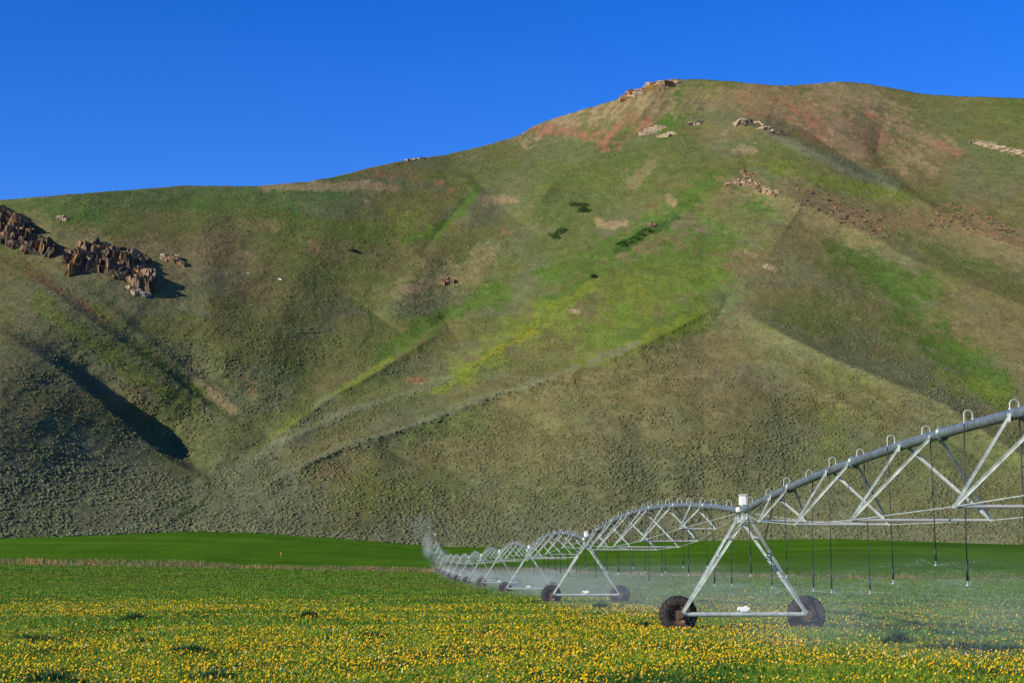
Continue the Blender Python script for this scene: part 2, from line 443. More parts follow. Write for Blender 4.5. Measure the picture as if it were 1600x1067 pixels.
# never let the surface overhang: going up it may not come back towards the viewer
Yg = np.maximum(Yg, np.maximum.accumulate(Yg, axis=0) - 0.0) * 0.5 + Yg * 0.5
W = unproject(Pg, Qg, Yg)
W[0, :, 2] = np.minimum(W[0, :, 2], ground_z(W[0, :, 0], W[0, :, 1]) - 2.0)
C = hill_color(Pg, Qg, W)
top = W[-1]
d2 = top[:, :2] / np.linalg.norm(top[:, :2], axis=1, keepdims=True)
ext = []
for k, (dist, drop) in enumerate([(12, 1.5), (40, 6), (120, 26), (300, 90), (700, 260)]):
    e = top.copy(); e[:, :2] += d2 * dist; e[:, 2] -= drop; ext.append(e)
W2 = np.concatenate([W, np.array(ext)], 0); C2 = np.concatenate([C, np.repeat(C[-1:], 5, 0)], 0)
nr, nc = W2.shape[:2]
idx = np.arange(nr * nc).reshape(nr, nc)
quads = np.stack([idx[:-1, :-1], idx[:-1, 1:], idx[1:, 1:], idx[1:, :-1]], -1).reshape(-1, 4)
hill = mesh_np('hill', W2.reshape(-1, 3), quads, M_hill, C2.reshape(-1, 3), smooth_sh=True)
tag(hill, kind='structure')

def grid_sample(px, py):
    """bilinear world position, normal and colour on the built hill mesh"""
    ci = np.interp(px, pxs, np.arange(len(pxs)))
    f_, s_ = ip(FOOT, px), np.interp(px, pxs, skyj)
    t = (f_ - py) / (f_ - s_)
    ri = np.clip((t - tv[0]) / (tv[1] - tv[0]), 0, NR - 1.001)
    i0 = np.floor(ri).astype(int); j0 = np.clip(np.floor(ci).astype(int), 0, len(pxs) - 2)
    fi, fj = (ri - i0)[..., None], (ci - j0)[..., None]
    g = lambda A: (A[i0, j0] * (1 - fj) + A[i0, j0 + 1] * fj) * (1 - fi) + (A[i0 + 1, j0] * (1 - fj) + A[i0 + 1, j0 + 1] * fj) * fi
    return g(W), g(C)

# ------------------------------------------------------------------ sagebrush on the hill
def build_sage(N):
    px = rng.uniform(-120, 1720, N); f_, s_ = ip(FOOT, px), ip(SKY, px)
    py = f_ - (f_ - s_ - 4) * rng.random(N) ** 1.45
    pos, col = grid_sample(px, py)
    X, Z = pos[:, 0], pos[:, 2]
    dens = 0.30 + 0.7 * smooth(430, 700, py)
    dens = dens * (0.22 + 1.2 * smooth(0.40, 0.6, fbm(X / 34, Z / 18, 101, 4, 0.6))) * (0.12 + 1.15 * smooth(0.42, 0.56, fbm(X / 6, Z / 2.4, 103, 3, 0.6)))
    green = smooth(1.25, 1.7, col[:, 1] / np.maximum(col[:, 0], 1e-3))
    dens = dens * (1 - 0.9 * green)
    red = smooth(1.45, 2.0, col[:, 0] / np.maximum(col[:, 1], 1e-3)); dens = dens * (1 - 0.85 * red)
    yel = smooth(1.5, 4, col[:, 0] / np.maximum(col[:, 2], 1e-3) - 2.2); dens = dens * (1 - 0.5 * yel)
    keep = rng.random(N) < dens
    px, py, pos, col = px[keep], py[keep], pos[keep], col[keep]
    n = len(px)
    r = (0.20 + 0.90 * rng.random(n) ** 3.2) * (0.9 + 0.35 * smooth(700, 1300, pos[:, 1])) * (0.6 + 0.22 * smooth(450, 760, py))
    # low-poly lumpy dome: top, two rings of six
    base = [(0, 0, 1.0)]
    for k in range(6): base.append((0.66 * math.cos(k * 1.047), 0.66 * math.sin(k * 1.047), 0.72))
    for k in range(6): base.append((1.0 * math.cos(k * 1.047 + .5), 1.0 * math.sin(k * 1.047 + .5), 0.1))
    for k in range(6): base.append((0.8 * math.cos(k * 1.047 + .5), 0.8 * math.sin(k * 1.047 + .5), -0.45))
    base = np.array(base)
    tri = []
    for k in range(6):
        k2 = (k + 1) % 6
        tri.append((0, 1 + k, 1 + k2)); tri.append((1 + k, 7 + k, 1 + k2)); tri.append((1 + k2, 7 + k, 7 + k2))
        tri.append((7 + k, 13 + k, 7 + k2)); tri.append((7 + k2, 13 + k, 13 + k2))
    tri = np.array(tri)
    a = rng.uniform(0, 6.28, n); ca, sa = np.cos(a), np.sin(a)
    B = base[None] * (1 + rng.uniform(-0.28, 0.28, (n, len(base), 1)))
    V = np.empty_like(B)
    V[..., 0] = (B[..., 0] * ca[:, None] - B[..., 1] * sa[:, None]) * r[:, None] * rng.uniform(0.8, 1.5, (n, 1))
    V[..., 1] = (B[..., 0] * sa[:, None] + B[..., 1] * ca[:, None]) * r[:, None]
    V[..., 2] = B[..., 2] * (r * rng.uniform(0.45, 0.95, n))[:, None]
    V[..., :2] += rng.normal(0, 0.10, V[..., :2].shape) * r[:, None, None]
    V += pos[:, None, :]
    Fc = (tri[None] + (np.arange(n) * len(base))[:, None, None]).reshape(-1, 3)
    sg = np.array([0.130, 0.136, 0.070])[None] * rng.uniform(0.6, 1.35, (n, 1)) * (1 + rng.uniform(-0.08, 0.08, (n, 3)))
    mixw = 0.62 + 0.22 * (1 - smooth(500, 760, py))[:, None]
    cc = sg * (1 - mixw) + col * mixw
    cc = np.repeat(cc[:, None], len(base), 1) * (0.85 + 0.3 * rng.random((n, len(base), 1)))
    o = mesh_np('sagebrush', V.reshape(-1, 3), Fc, attr_mat('sagebrush_foliage', nscale=2, namt=0.2, bstr=0), cc.reshape(-1, 3), smooth_sh=True)
    tag(o, 'grey green sagebrush covering the hillside', 'sagebrush', kind='stuff')
build_sage(430000)

# ------------------------------------------------------------------ ground sheet (near field, bank, far field)
M_field = attr_mat('field_ground', nscale=1.4, namt=0.4, bscale=3.0, bdist=0.12, bstr=0.8)
us = np.concatenate([np.linspace(-2.0, -0.36, 60), np.linspace(-0.35, 0.35, 420), np.linspace(0.36, 2.0, 60)])
def gsheet(name, rows_fn, colfn, nrow):
    pxu = np.clip(800 + F * us * CT, -1400, 3000)
    R = rows_fn(pxu)                       # (nrow, ncol) of Y
    U = np.repeat(us[None], len(R), 0)
    X = U * R
    Z = ground_z(X, R)
    Cc = colfn(X, R, np.repeat(pxu[None], len(R), 0))
    n0, n1 = R.shape
    idx = np.arange(n0 * n1).reshape(n0, n1)
    q = np.stack([idx[:-1, :-1], idx[:-1, 1:], idx[1:, 1:], idx[1:, :-1]], -1).reshape(-1, 4)
    return mesh_np(name, np.stack([X, R, Z], -1).reshape(-1, 3), q, M_field, Cc.reshape(-1, 3), smooth_sh=True)
G_N = np.array([0.068, 0.120, 0.014]); G_F = np.array([0.046, 0.112, 0.008])

def near_color(X, Y, P):
    n = fbm(X / 9, Y / 16, 201, 4)[..., None]; n2 = fbm(X / 60, Y / 22, 205, 3)[..., None]
    fl = smooth(150, 60, Y)[..., None]
    c = G_N * (0.75 + 0.6 * n)
    c = c + (np.array([0.05, 0.07, 0.02]) - c) * fl * 0.6
    c = c + (np.array([0.15, 0.155, 0.02]) - c) * smooth(0.5, 0.72, n2) * 0.55 * (1 - fl)
    edge = smooth(0.90, 0.985, Y / ip(SD, P))[..., None]
    return c + (np.array([0.17, 0.17, 0.02]) - c) * edge * smooth(0.3, 0.6, fbm(X / 25, Y / 10, 207, 3))[..., None] * 0.8
rn = np.concatenate([np.geomspace(3, 150, 150) / 500, np.linspace(0.302, 1, 150)])
near = gsheet('field', lambda p: rn[:, None] * (ip(SD, p) / (500 / 500))[None] * np.ones((1, len(p))), near_color, 300)
tag(near, kind='structure')
def bank_color(X, Y, P):
    n = fbm(X / 10, Y / 2 + X / 40, 211, 4)[..., None]; n2 = fbm(X / 30, Y * 0 + 1, 213, 3)[..., None]
    c = np.array([0.16, 0.13, 0.075]) + (np.array([0.33, 0.21, 0.10]) - np.array([0.16, 0.13, 0.075])) * smooth(0.5, 0.66, n2) * smooth(420, 250, P)[..., None]
    c = c + (np.array([0.08, 0.12, 0.03]) - c) * smooth(0.42, 0.56, n)
    return c
bank = gsheet('bank', lambda p: np.linspace(0, 3.3, 6)[:, None] + ip(SD, p)[None], bank_color, 6)
tag(bank, kind='structure')
def far_color(X, Y, P):
    n = fbm(X / 50, Y / 60, 221, 4)[..., None]; n2 = fbm(X / 5, Y / 30, 223, 3)[..., None]
    st = fbm(X / 90, Y / 7, 225, 3)[..., None]
    c = G_F * (0.7 + 0.6 * n) * (0.85 + 0.3 * n2)
    c = c + (np.array([0.11, 0.17, 0.02]) - c) * (smooth(0.56, 0.74, st) * 0.30)
    return c * (0.98 + 0.14 * smooth(0.35, 0.65, fbm(X / 220, Y / 14, 227, 3))[..., None])
far = gsheet('far_field', lambda p: ip(SD, p)[None] + 3.3 + np.linspace(0, 1, 90)[:, None] * (ip(FD, p) - ip(SD, p) + 3.0)[None], far_color, 90)
tag(far, kind='structure')
g0 = mesh_np('ground', np.array([(-1300, -600, -.25), (1300, -600, -.25), (1300, 300, -.25), (-1300, 300, -.25)]), np.array([[0, 1, 2, 3]]), M_field, np.tile(G_N, (4, 1)))
tag(g0, kind='structure')

# ------------------------------------------------------------------ grass and dandelions
def leaf_mat(name, tr=0.35):
    m, nt, b = nmat(name)
    at = nt.nodes.new('ShaderNodeAttribute'); at.attribute_name = 'Col'
    nt.links.new(at.outputs['Color'], b.inputs['Base Color'])
    b.inputs['Roughness'].default_value = 0.7; b.inputs['Specular IOR Level'].default_value = 0.1
    t = nt.nodes.new('ShaderNodeBsdfTranslucent'); nt.links.new(at.outputs['Color'], t.inputs['Color'])
    mx = nt.nodes.new('ShaderNodeMixShader'); mx.inputs[0].default_value = tr
    nt.links.new(b.outputs[0], mx.inputs[1]); nt.links.new(t.outputs[0], mx.inputs[2])
    nt.links.new(mx.outputs[0], nt.nodes['Material Output'].inputs['Surface'])
    return m
M_leaf = leaf_mat('leafy_greens')
M_petal = leaf_mat('yellow_petals', 0.25)

def wedge(N, d0, d1, power=2.0, half=0.50):
    # density ~ d^-power ; returns X, Y
    u = rng.random(N)
    if abs(power - 2) < 1e-6: Y = d0 * (d1 / d0) ** u
    else:
        e = 2 - power; Y = (d0 ** e + u * (d1 ** e - d0 ** e)) ** (1 / e)
    return rng.uniform(-half, half, N) * Y, Y

def flower_density(X, Y):
    px = 800 + F * X / Y
    n = fbm(X / 3.2, Y / 5.5, 301, 4, 0.6); nb = fbm(X / 26, Y / 5, 305, 3)
    d = 0.12 + 0.95 * smooth(0.42, 0.60, 0.45 * n + 0.55 * nb + 0.13 * smooth(50, 30, Y))
    d = d * smooth(135, 70, Y + 25 * (nb - 0.5)) + 0.06 * smooth(0.55, 0.7, nb) * smooth(300, 130, Y)
    # wetted, greener ground on the right below the machine
    wet = smooth(1180, 1330, px) * smooth(38, 46, Y) * 0.75
    return d * (1 - wet)

def build_grass(N):
    X, Y = wedge(N, 22, 470)
    Z = ground_z(X, Y)
    s = Y / 27
    n = len(X)
    patch = fbm(X / 2.2, Y / 3.5, 311, 4, 0.6); big = fbm(X / 30, Y / 20, 313, 3)
    h = (0.08 + 0.15 * rng.random(n)) * (0.7 + 0.7 * patch)
    wdt = 0.010 * s ** 0.92 * rng.uniform(0.6, 1.5, n)
    a = rng.uniform(0, math.pi, n)
    lean = rng.normal(0, 0.45, (n, 2)) * h[:, None]
    dx, dy = np.cos(a) * wdt, np.sin(a) * wdt
    V = np.empty((n, 4, 3))
    V[:, 0] = np.stack([X - dx, Y - dy, Z - 0.02], -1); V[:, 1] = np.stack([X + dx, Y + dy, Z - 0.02], -1)
    V[:, 2] = np.stack([X + dx * 1.1 + lean[:, 0] * .55, Y + dy * 1.1 + lean[:, 1] * .55, Z + h * 0.7], -1)
    V[:, 3] = np.stack([X + lean[:, 0], Y + lean[:, 1], Z + h], -1)
    idx = np.arange(n)[:, None] * 4
    T = np.concatenate([idx + np.array([0, 1, 2]), idx + np.array([0, 2, 3])])
    c = np.array([0.078, 0.185, 0.015]) * np.ones((n, 1))
    c = c + (np.array([0.145, 0.225, 0.020]) - c) * (smooth(0.36, 0.66, patch) * 0.7)[:, None]
    c = c + (np.array([0.028, 0.085, 0.016]) - c) * (smooth(0.50, 0.30, patch) * 0.8)[:, None]
    c = c + (np.array([0.15, 0.17, 0.022]) - c) * (smooth(0.5, 0.66, big) * smooth(90, 200, Y) * 0.5)[:, None]
    dry = rng.random(n) < 0.05
    c[dry] = (0.26, 0.22, 0.09)
    c = c * rng.uniform(0.6, 1.4, (n, 1))
    o = mesh_np('meadow_grass', V.reshape(-1, 3), T, M_leaf, np.repeat(c, 4, 0))
    tag(o, 'short lush green grass and leaves covering the near field', 'grass', kind='stuff')
build_grass(1200000)

def build_flowers(N):
    X, Y = wedge(N, 22, 300, 1.6)
    k = rng.random(N) < flower_density(X, Y) * 0.46
    X, Y = X[k], Y[k]; n = len(X)
    Z = ground_z(X, Y) + rng.uniform(0.12, 0.25, n)
    r = (0.006 + 0.0125 * rng.random(n) ** 1.3) * (Y / 27) ** 0.5
    tilt = rng.normal(0, 0.45, (n, 2))
    ang = np.arange(6) * math.pi / 3
    V = np.empty((n, 7, 3))
    V[:, 0] = np.stack([X, Y, Z + r * 0.25], -1)
    for i, t in enumerate(ang):
        ox, oy = np.cos(t) * r, np.sin(t) * r
        V[:, i + 1] = np.stack([X + ox, Y + oy, Z + ox * (tilt[:, 0] + .35) + oy * (tilt[:, 1] + .55) - r * 0.15], -1)
    idx = np.arange(n)[:, None] * 7
    T = np.concatenate([idx + np.array([0, 1 + i, 1 + (i + 1) % 6]) for i in range(6)])
    c = np.array([0.78, 0.48, 0.010]) * rng.uniform(0.6, 1.15, (n, 1)) * np.stack([np.ones(n), rng.uniform(0.78, 1.18, n), np.ones(n)], -1)
    w_ = rng.random(n) < 0.035
    c[w_] = (0.55, 0.53, 0.42)
    o = mesh_np('dandelion_flowers', V.reshape(-1, 3), T, M_petal, np.repeat(c, 7, 0))
    tag(o, 'yellow dandelion flowers spread over the near field', 'flowers', kind='stuff')
build_flowers(620000)

# dry tufts along the bank
def build_bank_grass(n):
    px = rng.uniform(-100, 1700, n)
    sdv = ip(SD, px); off = rng.uniform(-1.0, 4.5, n)
    dens = np.where(px < 700, 1.0, 0.3) * (0.28 + smooth(0.4, 0.6, fbm(px / 30, px * 0, 321, 3)))
    k = rng.random(n) < dens; px, sdv, off = px[k], sdv[k], off[k]; n = len(px)
    Y = sdv + off; X = (px - 800) / F * Y / CT
    Z = ground_z(X, Y)
    h = rng.uniform(0.3, 1.1, n) * np.where(px < 330, 1.25, 0.8); wd = rng.uniform(0.08, 0.25, n)
    V = np.empty((n, 3, 3))
    V[:, 0] = np.stack([X - wd, Y, Z - .1], -1); V[:, 1] = np.stack([X + wd, Y, Z - .1], -1)
    V[:, 2] = np.stack([X + rng.normal(0, .2, n), Y, Z + h], -1)
    T = np.arange(n * 3).reshape(n, 3)
    t = fbm(px / 22, px * 0 + 4, 331, 3)[:, None]
    c = np.array([0.24, 0.22, 0.09]) + (np.array([0.42, 0.27, 0.11]) - np.array([0.24, 0.22, 0.09])) * smooth(0.52, 0.66, t)
    c = np.where(rng.random((n, 1)) < 0.35, np.array([0.10, 0.14, 0.04]), c) * rng.uniform(0.6, 1.3, (n, 1))
    o = mesh_np('dry_grass', V.reshape(-1, 3), T, M_leaf, np.repeat(c, 3, 0))
    tag(o, 'tan dry grass along the bank between the two green fields', 'dry grass', kind='stuff')
build_bank_grass(16000)

# ------------------------------------------------------------------ irrigation machine
M_galv = simple_mat('weathered_galvanised_pipe', (0.15, 0.185, 0.20), 0.45, 0.35, 6, 0.3)
M_angle = simple_mat('galvanised_angle_steel', (0.42, 0.46, 0.42), 0.5, 0.25, 5, 0.34)
M_white = simple_mat('white_paint', (0.80, 0.80, 0.76), 0.4, 0.0, 12, 0.06)
M_neck = simple_mat('bright_zinc_and_sunlit_spreader', (0.60, 0.59, 0.52), 0.35, 0.4, 30, 0.12)
M_hose = simple_mat('black_rubber_hose', (0.018, 0.02, 0.022), 0.5, 0.0, 30, 0.3)
M_tyre = simple_mat('black_tyre_rubber_with_dirt', (0.016, 0.014, 0.013), 0.85, 0.0, 5, 0.4, (0.05, 0.038, 0.028))
M_rim = simple_mat('rusty_wheel_rim', (0.13, 0.075, 0.045), 0.7, 0.2, 10, 0.4)
M_noz = simple_mat('pale_nozzle_plastic', (0.32, 0.38, 0.42), 0.4, 0.0, 20, 0.1)

d0 = 55.5
def at_h(px, Y, z=0.0):
    p = unproject(px, 891, Y); return Vector((float(p[0]), float(p[1]), z))
T1 = at_h(1162, d0)
vp = unproject(635, 891, 1000.0)
DIR = Vector((float(vp[0]), float(vp[1]), 0)).normalized()
ROT = math.atan2(-DIR.x, DIR.y)
SP = 48.8
NT = 13
mach = bpy.data.objects.new('irrigation_machine', None); COL.objects.link(mach)
mach.location = T1; mach.rotation_euler = (0, 0, ROT)
tag(mach, 'long galvanised centre pivot irrigation machine on black wheels crossing the green field towards the hill', 'irrigation machine')
def wpos(x, y):
    c, s = math.cos(ROT), math.sin(ROT)
    return T1.x + x * c - y * s, T1.y + x * s + y * c
def gz(x, y):
    X, Y = wpos(x, y); return float(ground_z(X, Y))

class MB:
    """collects tubes and boxes, links them as one mesh"""
    def __init__(s): s.V = []; s.F = []; s.M = []; s.n = 0; s.S = []
    def add(s, V, Fs, mi=0):
        for f in Fs: s.F.append(tuple(i + s.n for i in f)); s.M.append(mi)
        s.V.extend([tuple(v) for v in V]); s.n += len(V)
    def tube(s, pts, r, k=8, mi=0, caps=True):
        pts = [Vector(p) for p in pts]; rs = r if isinstance(r, (list, tuple)) else [r] * len(pts)
        V = []; Fs = []; up = None
        for i, p in enumerate(pts):
            t = (pts[min(i + 1, len(pts) - 1)] - pts[max(i - 1, 0)]).normalized()
            if up is None:
                up = Vector((0, 0, 1)) if abs(t.z) < 0.9 else Vector((1, 0, 0))
            a = t.cross(up).normalized(); b = a.cross(t).normalized(); up = b
            for j in range(k):
                q = 2 * math.pi * j / k
                V.append(p + (a * math.cos(q) + b * math.sin(q)) * rs[i])
        for i in range(len(pts) - 1):
            for j in range(k):
                j2 = (j + 1) % k; Fs.append((i * k + j, i * k + j2, (i + 1) * k + j2, (i + 1) * k + j))
        if caps:
            Fs.append(tuple(range(k))[::-1]); Fs.append(tuple((len(pts) - 1) * k + j for j in range(k)))
        s.add(V, Fs, mi)
    def angle(s, p, q, w=0.055, th=0.006, mi=0, out=Vector((0, 0, 1))):
        """L section steel from p to q"""
        p, q = Vector(p), Vector(q); t = (q - p).normalized()
        a = t.cross(out)
        a = a.normalized() if a.length > 1e-3 else Vector((1, 0, 0)); b = a.cross(t).normalized()
        prof = [(0, 0), (w, 0), (w, th), (th, th), (th, w), (0, w)]
        V = []
        for c in (p, q):
            for x, y in prof: V.append(c + a * (x - w / 3) + b * (y - w / 3))
        Fs = [(i, (i + 1) % 6, 6 + (i + 1) % 6, 6 + i) for i in range(6)]
        Fs += [(3, 2, 1, 0), (5, 4, 3, 0), (6, 7, 8, 9), (6, 9, 10, 11)]
        s.add(V, Fs, mi)
    def box(s, c, d, mi=0, bev=0.0, R=None):
        bm = bmesh.new(); bmesh.ops.create_cube(bm, size=1)
        bmesh.ops.scale(bm, vec=d, verts=bm.verts)
        if bev: bmesh.ops.bevel(bm, geom=bm.edges[:], offset=bev, segments=2, affect='EDGES')
        if R is not None: bmesh.ops.transform(bm, matrix=R, verts=bm.verts)
        bm.verts.index_update()
        s.add([v.co + Vector(c) for v in bm.verts], [tuple(v.index for v in f.verts) for f in bm.faces], mi); bm.free()
    def lathe(s, prof, k=32, mi=0, c=(0, 0, 0)):
        """profile of (radius, y) turned about the local Y axis"""
        V = []; Fs = []; m = len(prof)
        for i in range(k):
            a = 2 * math.pi * i / k
            for r, y in prof: V.append((c[0] + r * math.cos(a), c[1] + y, c[2] + r * math.sin(a)))
        for i in range(k):
            i2 = (i + 1) % k
            for j in range(m - 1): Fs.append((i * m + j, i * m + j + 1, i2 * m + j + 1, i2 * m + j))
        s.add(V, Fs, mi)
    def build(s, name, mats, parent=None, loc=None, smooth_sh=False):
        me = bpy.data.meshes.new(name); me.from_pydata(s.V, [], s.F)
        mats = mats if isinstance(mats, list) else [mats]
        for m in mats: me.materials.append(m)
        me.polygons.foreach_set('material_index', s.M)
        me.polygons.foreach_set('use_smooth', [smooth_sh] * len(s.F)); me.update()
        o = bpy.data.objects.new(name, me); COL.objects.link(o)
        if parent: o.parent = parent
        if loc is not None: o.location = loc
        return o
def copy_to(o, parent, loc, rot=None):
    c = o.copy(); COL.objects.link(c); c.parent = parent; c.location = loc
    if rot is not None: c.rotation_euler = rot
    return c

HT = 3.91; RISE = 0.88
TZ = {n: gz(0, SP * n) for n in range(-1, NT + 1)}
TZ[1] -= 0.06; TZ[2] -= 0.18
def pipe_z(n, t):        # height of the pipe axis at fraction t of span n (tower n to tower n+1)
    return TZ[n] * (1 - t) + TZ[n + 1] * t + HT + RISE * 4 * t * (1 - t)
R_P = 0.105

def wheel_mb():
    b = MB()
    R, hw = 0.60, 0.165
    prof = [(0.30, -hw * .62), (0.34, -hw * .85), (0.44, -hw), (0.53, -hw * .96), (0.575, -hw * .78), (0.585, -hw * .4), (0.588, 0),
            (0.585, hw * .4), (0.575, hw * .78), (0.53, hw * .96), (0.44, hw), (0.34, hw * .85), (0.30, hw * .62)]
    b.lathe(prof, 40, 0)
    for k in range(22):                                    # tractor lugs, slanting from the middle to each shoulder
        for sgn in (-1, 1):
            a = 2 * math.pi * (k + (0.5 if sgn > 0 else 0)) / 22
            pts = []
            for (yy, da) in ((0.0, 0.0), (0.10, 0.10), (hw * 0.98, 0.17)):
                for rr in (0.56, 0.622 if yy < hw * .9 else 0.595):
                    for wd in (-0.028, 0.028):
                        aa = a + da + wd / 0.6
                        pts.append((rr * math.cos(aa), sgn * yy, rr * math.sin(aa)))
            Fs = []
            for q in range(2):
                o = q * 4
                Fs += [(o, o + 1, o + 5, o + 4), (o + 2, o + 6, o + 7, o + 3), (o, o + 4, o + 6, o + 2), (o + 1, o + 3, o + 7, o + 5)]
            Fs += [(0, 2, 3, 1), (8, 9, 11, 10)]
            b.add(pts, Fs, 0)
    b.lathe([(0.31, -hw * .6), (0.30, -0.09), (0.25, -0.06), (0.20, 0.0), (0.10, 0.01), (0.10, -0.02), (0.0, -0.02)], 32, 1)
    b.lathe([(0.31, -hw * .6), (0.32, 0), (0.31, hw * .6), (0.28, hw * .6), (0.285, 0)], 32, 1)
    for k in range(8):
        a = k * math.pi / 4; b.tube([(0.15 * math.cos(a), -0.045, 0.15 * math.sin(a)), (0.15 * math.cos(a), 0.02, 0.15 * math.sin(a))], 0.014, 6, 1)
    return b
def tower_mb():
    b = MB()
    for sx in (-1, 1):
        for sy in (-1, 1):
            foot = Vector((sx * 1.98, sy * 0.04, 0.70)); top = Vector((sx * 0.10, sy * 0.72, HT - 0.30))
            b.angle(foot, top, 0.085, 0.009, 0, Vector((sx, 0, 0.6)))
        for t in (0.38, 0.62, 0.82):
            p = [Vector((sx * 1.98, s_ * 0.04, 0.70)).lerp(Vector((sx * 0.10, s_ * 0.72, HT - 0.30)), t) for s_ in (-1, 1)]
            b.angle(p[0], p[1], 0.04, 0.005)
    for sy in (-1, 1):                                     # ties across the head, saddle plates
        b.angle((-0.16, sy * 0.72, HT - 0.32), (0.16, sy * 0.72, HT - 0.32), 0.07, 0.008)
        b.tube([(0, sy * 0.72, HT - 0.36), (0, sy * 0.74, HT - 0.08)], 0.035, 8)
        b.box((0, sy * 0.72, HT - 0.2), (0.26, 0.03, 0.16))
    b.angle((0, -0.72, HT - 0.3), (0, 0.72, HT - 0.3), 0.07, 0.008)
    b.tube([(0, -0.12, HT - 0.32), (0, 0.12, HT - 0.05)], 0.045, 8)
    return b
def beam_mb():
    b = MB()
    b.tube([(-2.0, 0, 0.62), (2.0, 0, 0.62)], 0.075, 14)
    for sx in (-1, 1):
        b.box((sx * 1.98, 0, 0.67), (0.16, 0.18, 0.16), 0, 0.01)
    return b
def motor_mb():
    b = MB()
    b.box((0.0, 0, 0.745), (0.26, 0.16, 0.10), 0, 0.02); b.tube([(-0.22, 0, 0.79), (0.16, 0, 0.79)], 0.07, 12)
    b.box((0.06, 0, 0.86), (0.12, 0.1, 0.06), 0, 0.01)
    return b
def gear_mb():
    b = MB()
    b.box((0, 0, 0), (0.24, 0.16, 0.30), 0, 0.03); b.tube([(0, -0.13, 0), (0, 0.30, 0)], 0.075, 14); b.tube([(0, -0.15, 0), (0, -0.12, 0)], 0.10, 14)
    return b
def box_mb():
    b = MB()
    b.box((0, 0, 0.27), (0.25, 0.22, 0.36), 0, 0.045); b.tube([(0, 0, 0.0), (0, 0, 0.12)], 0.03, 8); b.box((0, 0, 0.455), (0.27, 0.24, 0.03), 0, 0.01)
    b.box((-0.16, 0.05, -0.02), (0.12, 0.18, 0.16), 0, 0.02)
    return b

proto = None
for n in range(NT):
    zb = TZ[n] - 0.03
    if proto is None:
        tw = tower_mb().build('drive_tower', M_angle, mach, (0, 0, zb))
        beam = beam_mb().build('base_beam', M_angle, tw, smooth_sh=False)
        wh = wheel_mb().build('wheel', [M_tyre, M_rim], tw, (-2.10, 0.36, 0.60))
        wh2 = copy_to(wh, tw, (2.10, 0.36, 0.60), (0, 0.2, 0))
        ge = gear_mb().build('gearbox', M_rim, tw, (-2.10, 0, 0.60)); ge2 = copy_to(ge, tw, (2.10, 0, 0.60))
        mo = motor_mb().build('drive_motor', M_white, tw)
        cb = box_mb().build('control_box', M_white, tw, (0.02, 0, HT + 0.10))
        proto = tw; kids = [beam, wh, wh2, ge, ge2, mo, cb]
    else:
        tw = copy_to(proto, mach, (0, SP * n, zb))
        for k in kids:
            c = k.copy(); COL.objects.link(c); c.parent = tw

# spans
SETS = [(5.9, 1.38, 0.87), (12.7, 2.40, 1.45), (19.3, 3.03, 1.70), (26.2, 3.03, 1.70), (33.1, 2.40, 1.45), (40.2, 1.38, 0.87)]
neck = None; n_h = 0
rest_n = MB(); rest_h = MB()
def neck_mb(sgn):
    b = MB(); P = []
    for i in range(11):
        a = math.pi * i / 10
        P.append((sgn * (0.085 - 0.085 * math.cos(a)), 0, 0.20 + 0.085 * math.sin(a)))
    b.tube([(0, 0, 0.08)] + P + [(sgn * 0.17, 0, 0.02)], 0.0115, 7)
    b.tube([(0, 0, 0.08), (0, 0, 0.13)], 0.024, 7)
    return b
def hose_mb(sgn, L, bow=0.0, k=6):
    b = MB(); x = sgn * 0.17
    Lw = random.choice((.4, .5, .6, .75))
    b.tube([(x, 0, 0.03), (x + bow * .6, 0, -(L - Lw) * .4), (x + bow, 0, -(L - Lw) * .8), (x + bow, 0, -(L - Lw))], 0.013, k, 0)
    b.tube([(x + bow, 0, -(L - Lw)), (x + bow, 0, -(L - 0.10))], 0.025, k, 0)
    b.tube([(x + bow, 0, -(L - 0.10)), (x + bow, 0, -L + .05)], 0.016, k, 1)
    b.tube([(x + bow, 0, -L + .05), (x + bow, 0, -L + .035), (x + bow, 0, -L + .03), (x + bow, 0, -L)], [.014, .014, .032, .032], 8, 1)
    return b
NECK = {s: neck_mb(s).build('gooseneck', M_neck) for s in (-1, 1)}
used_neck = {-1: False, 1: False}
nozzles = []
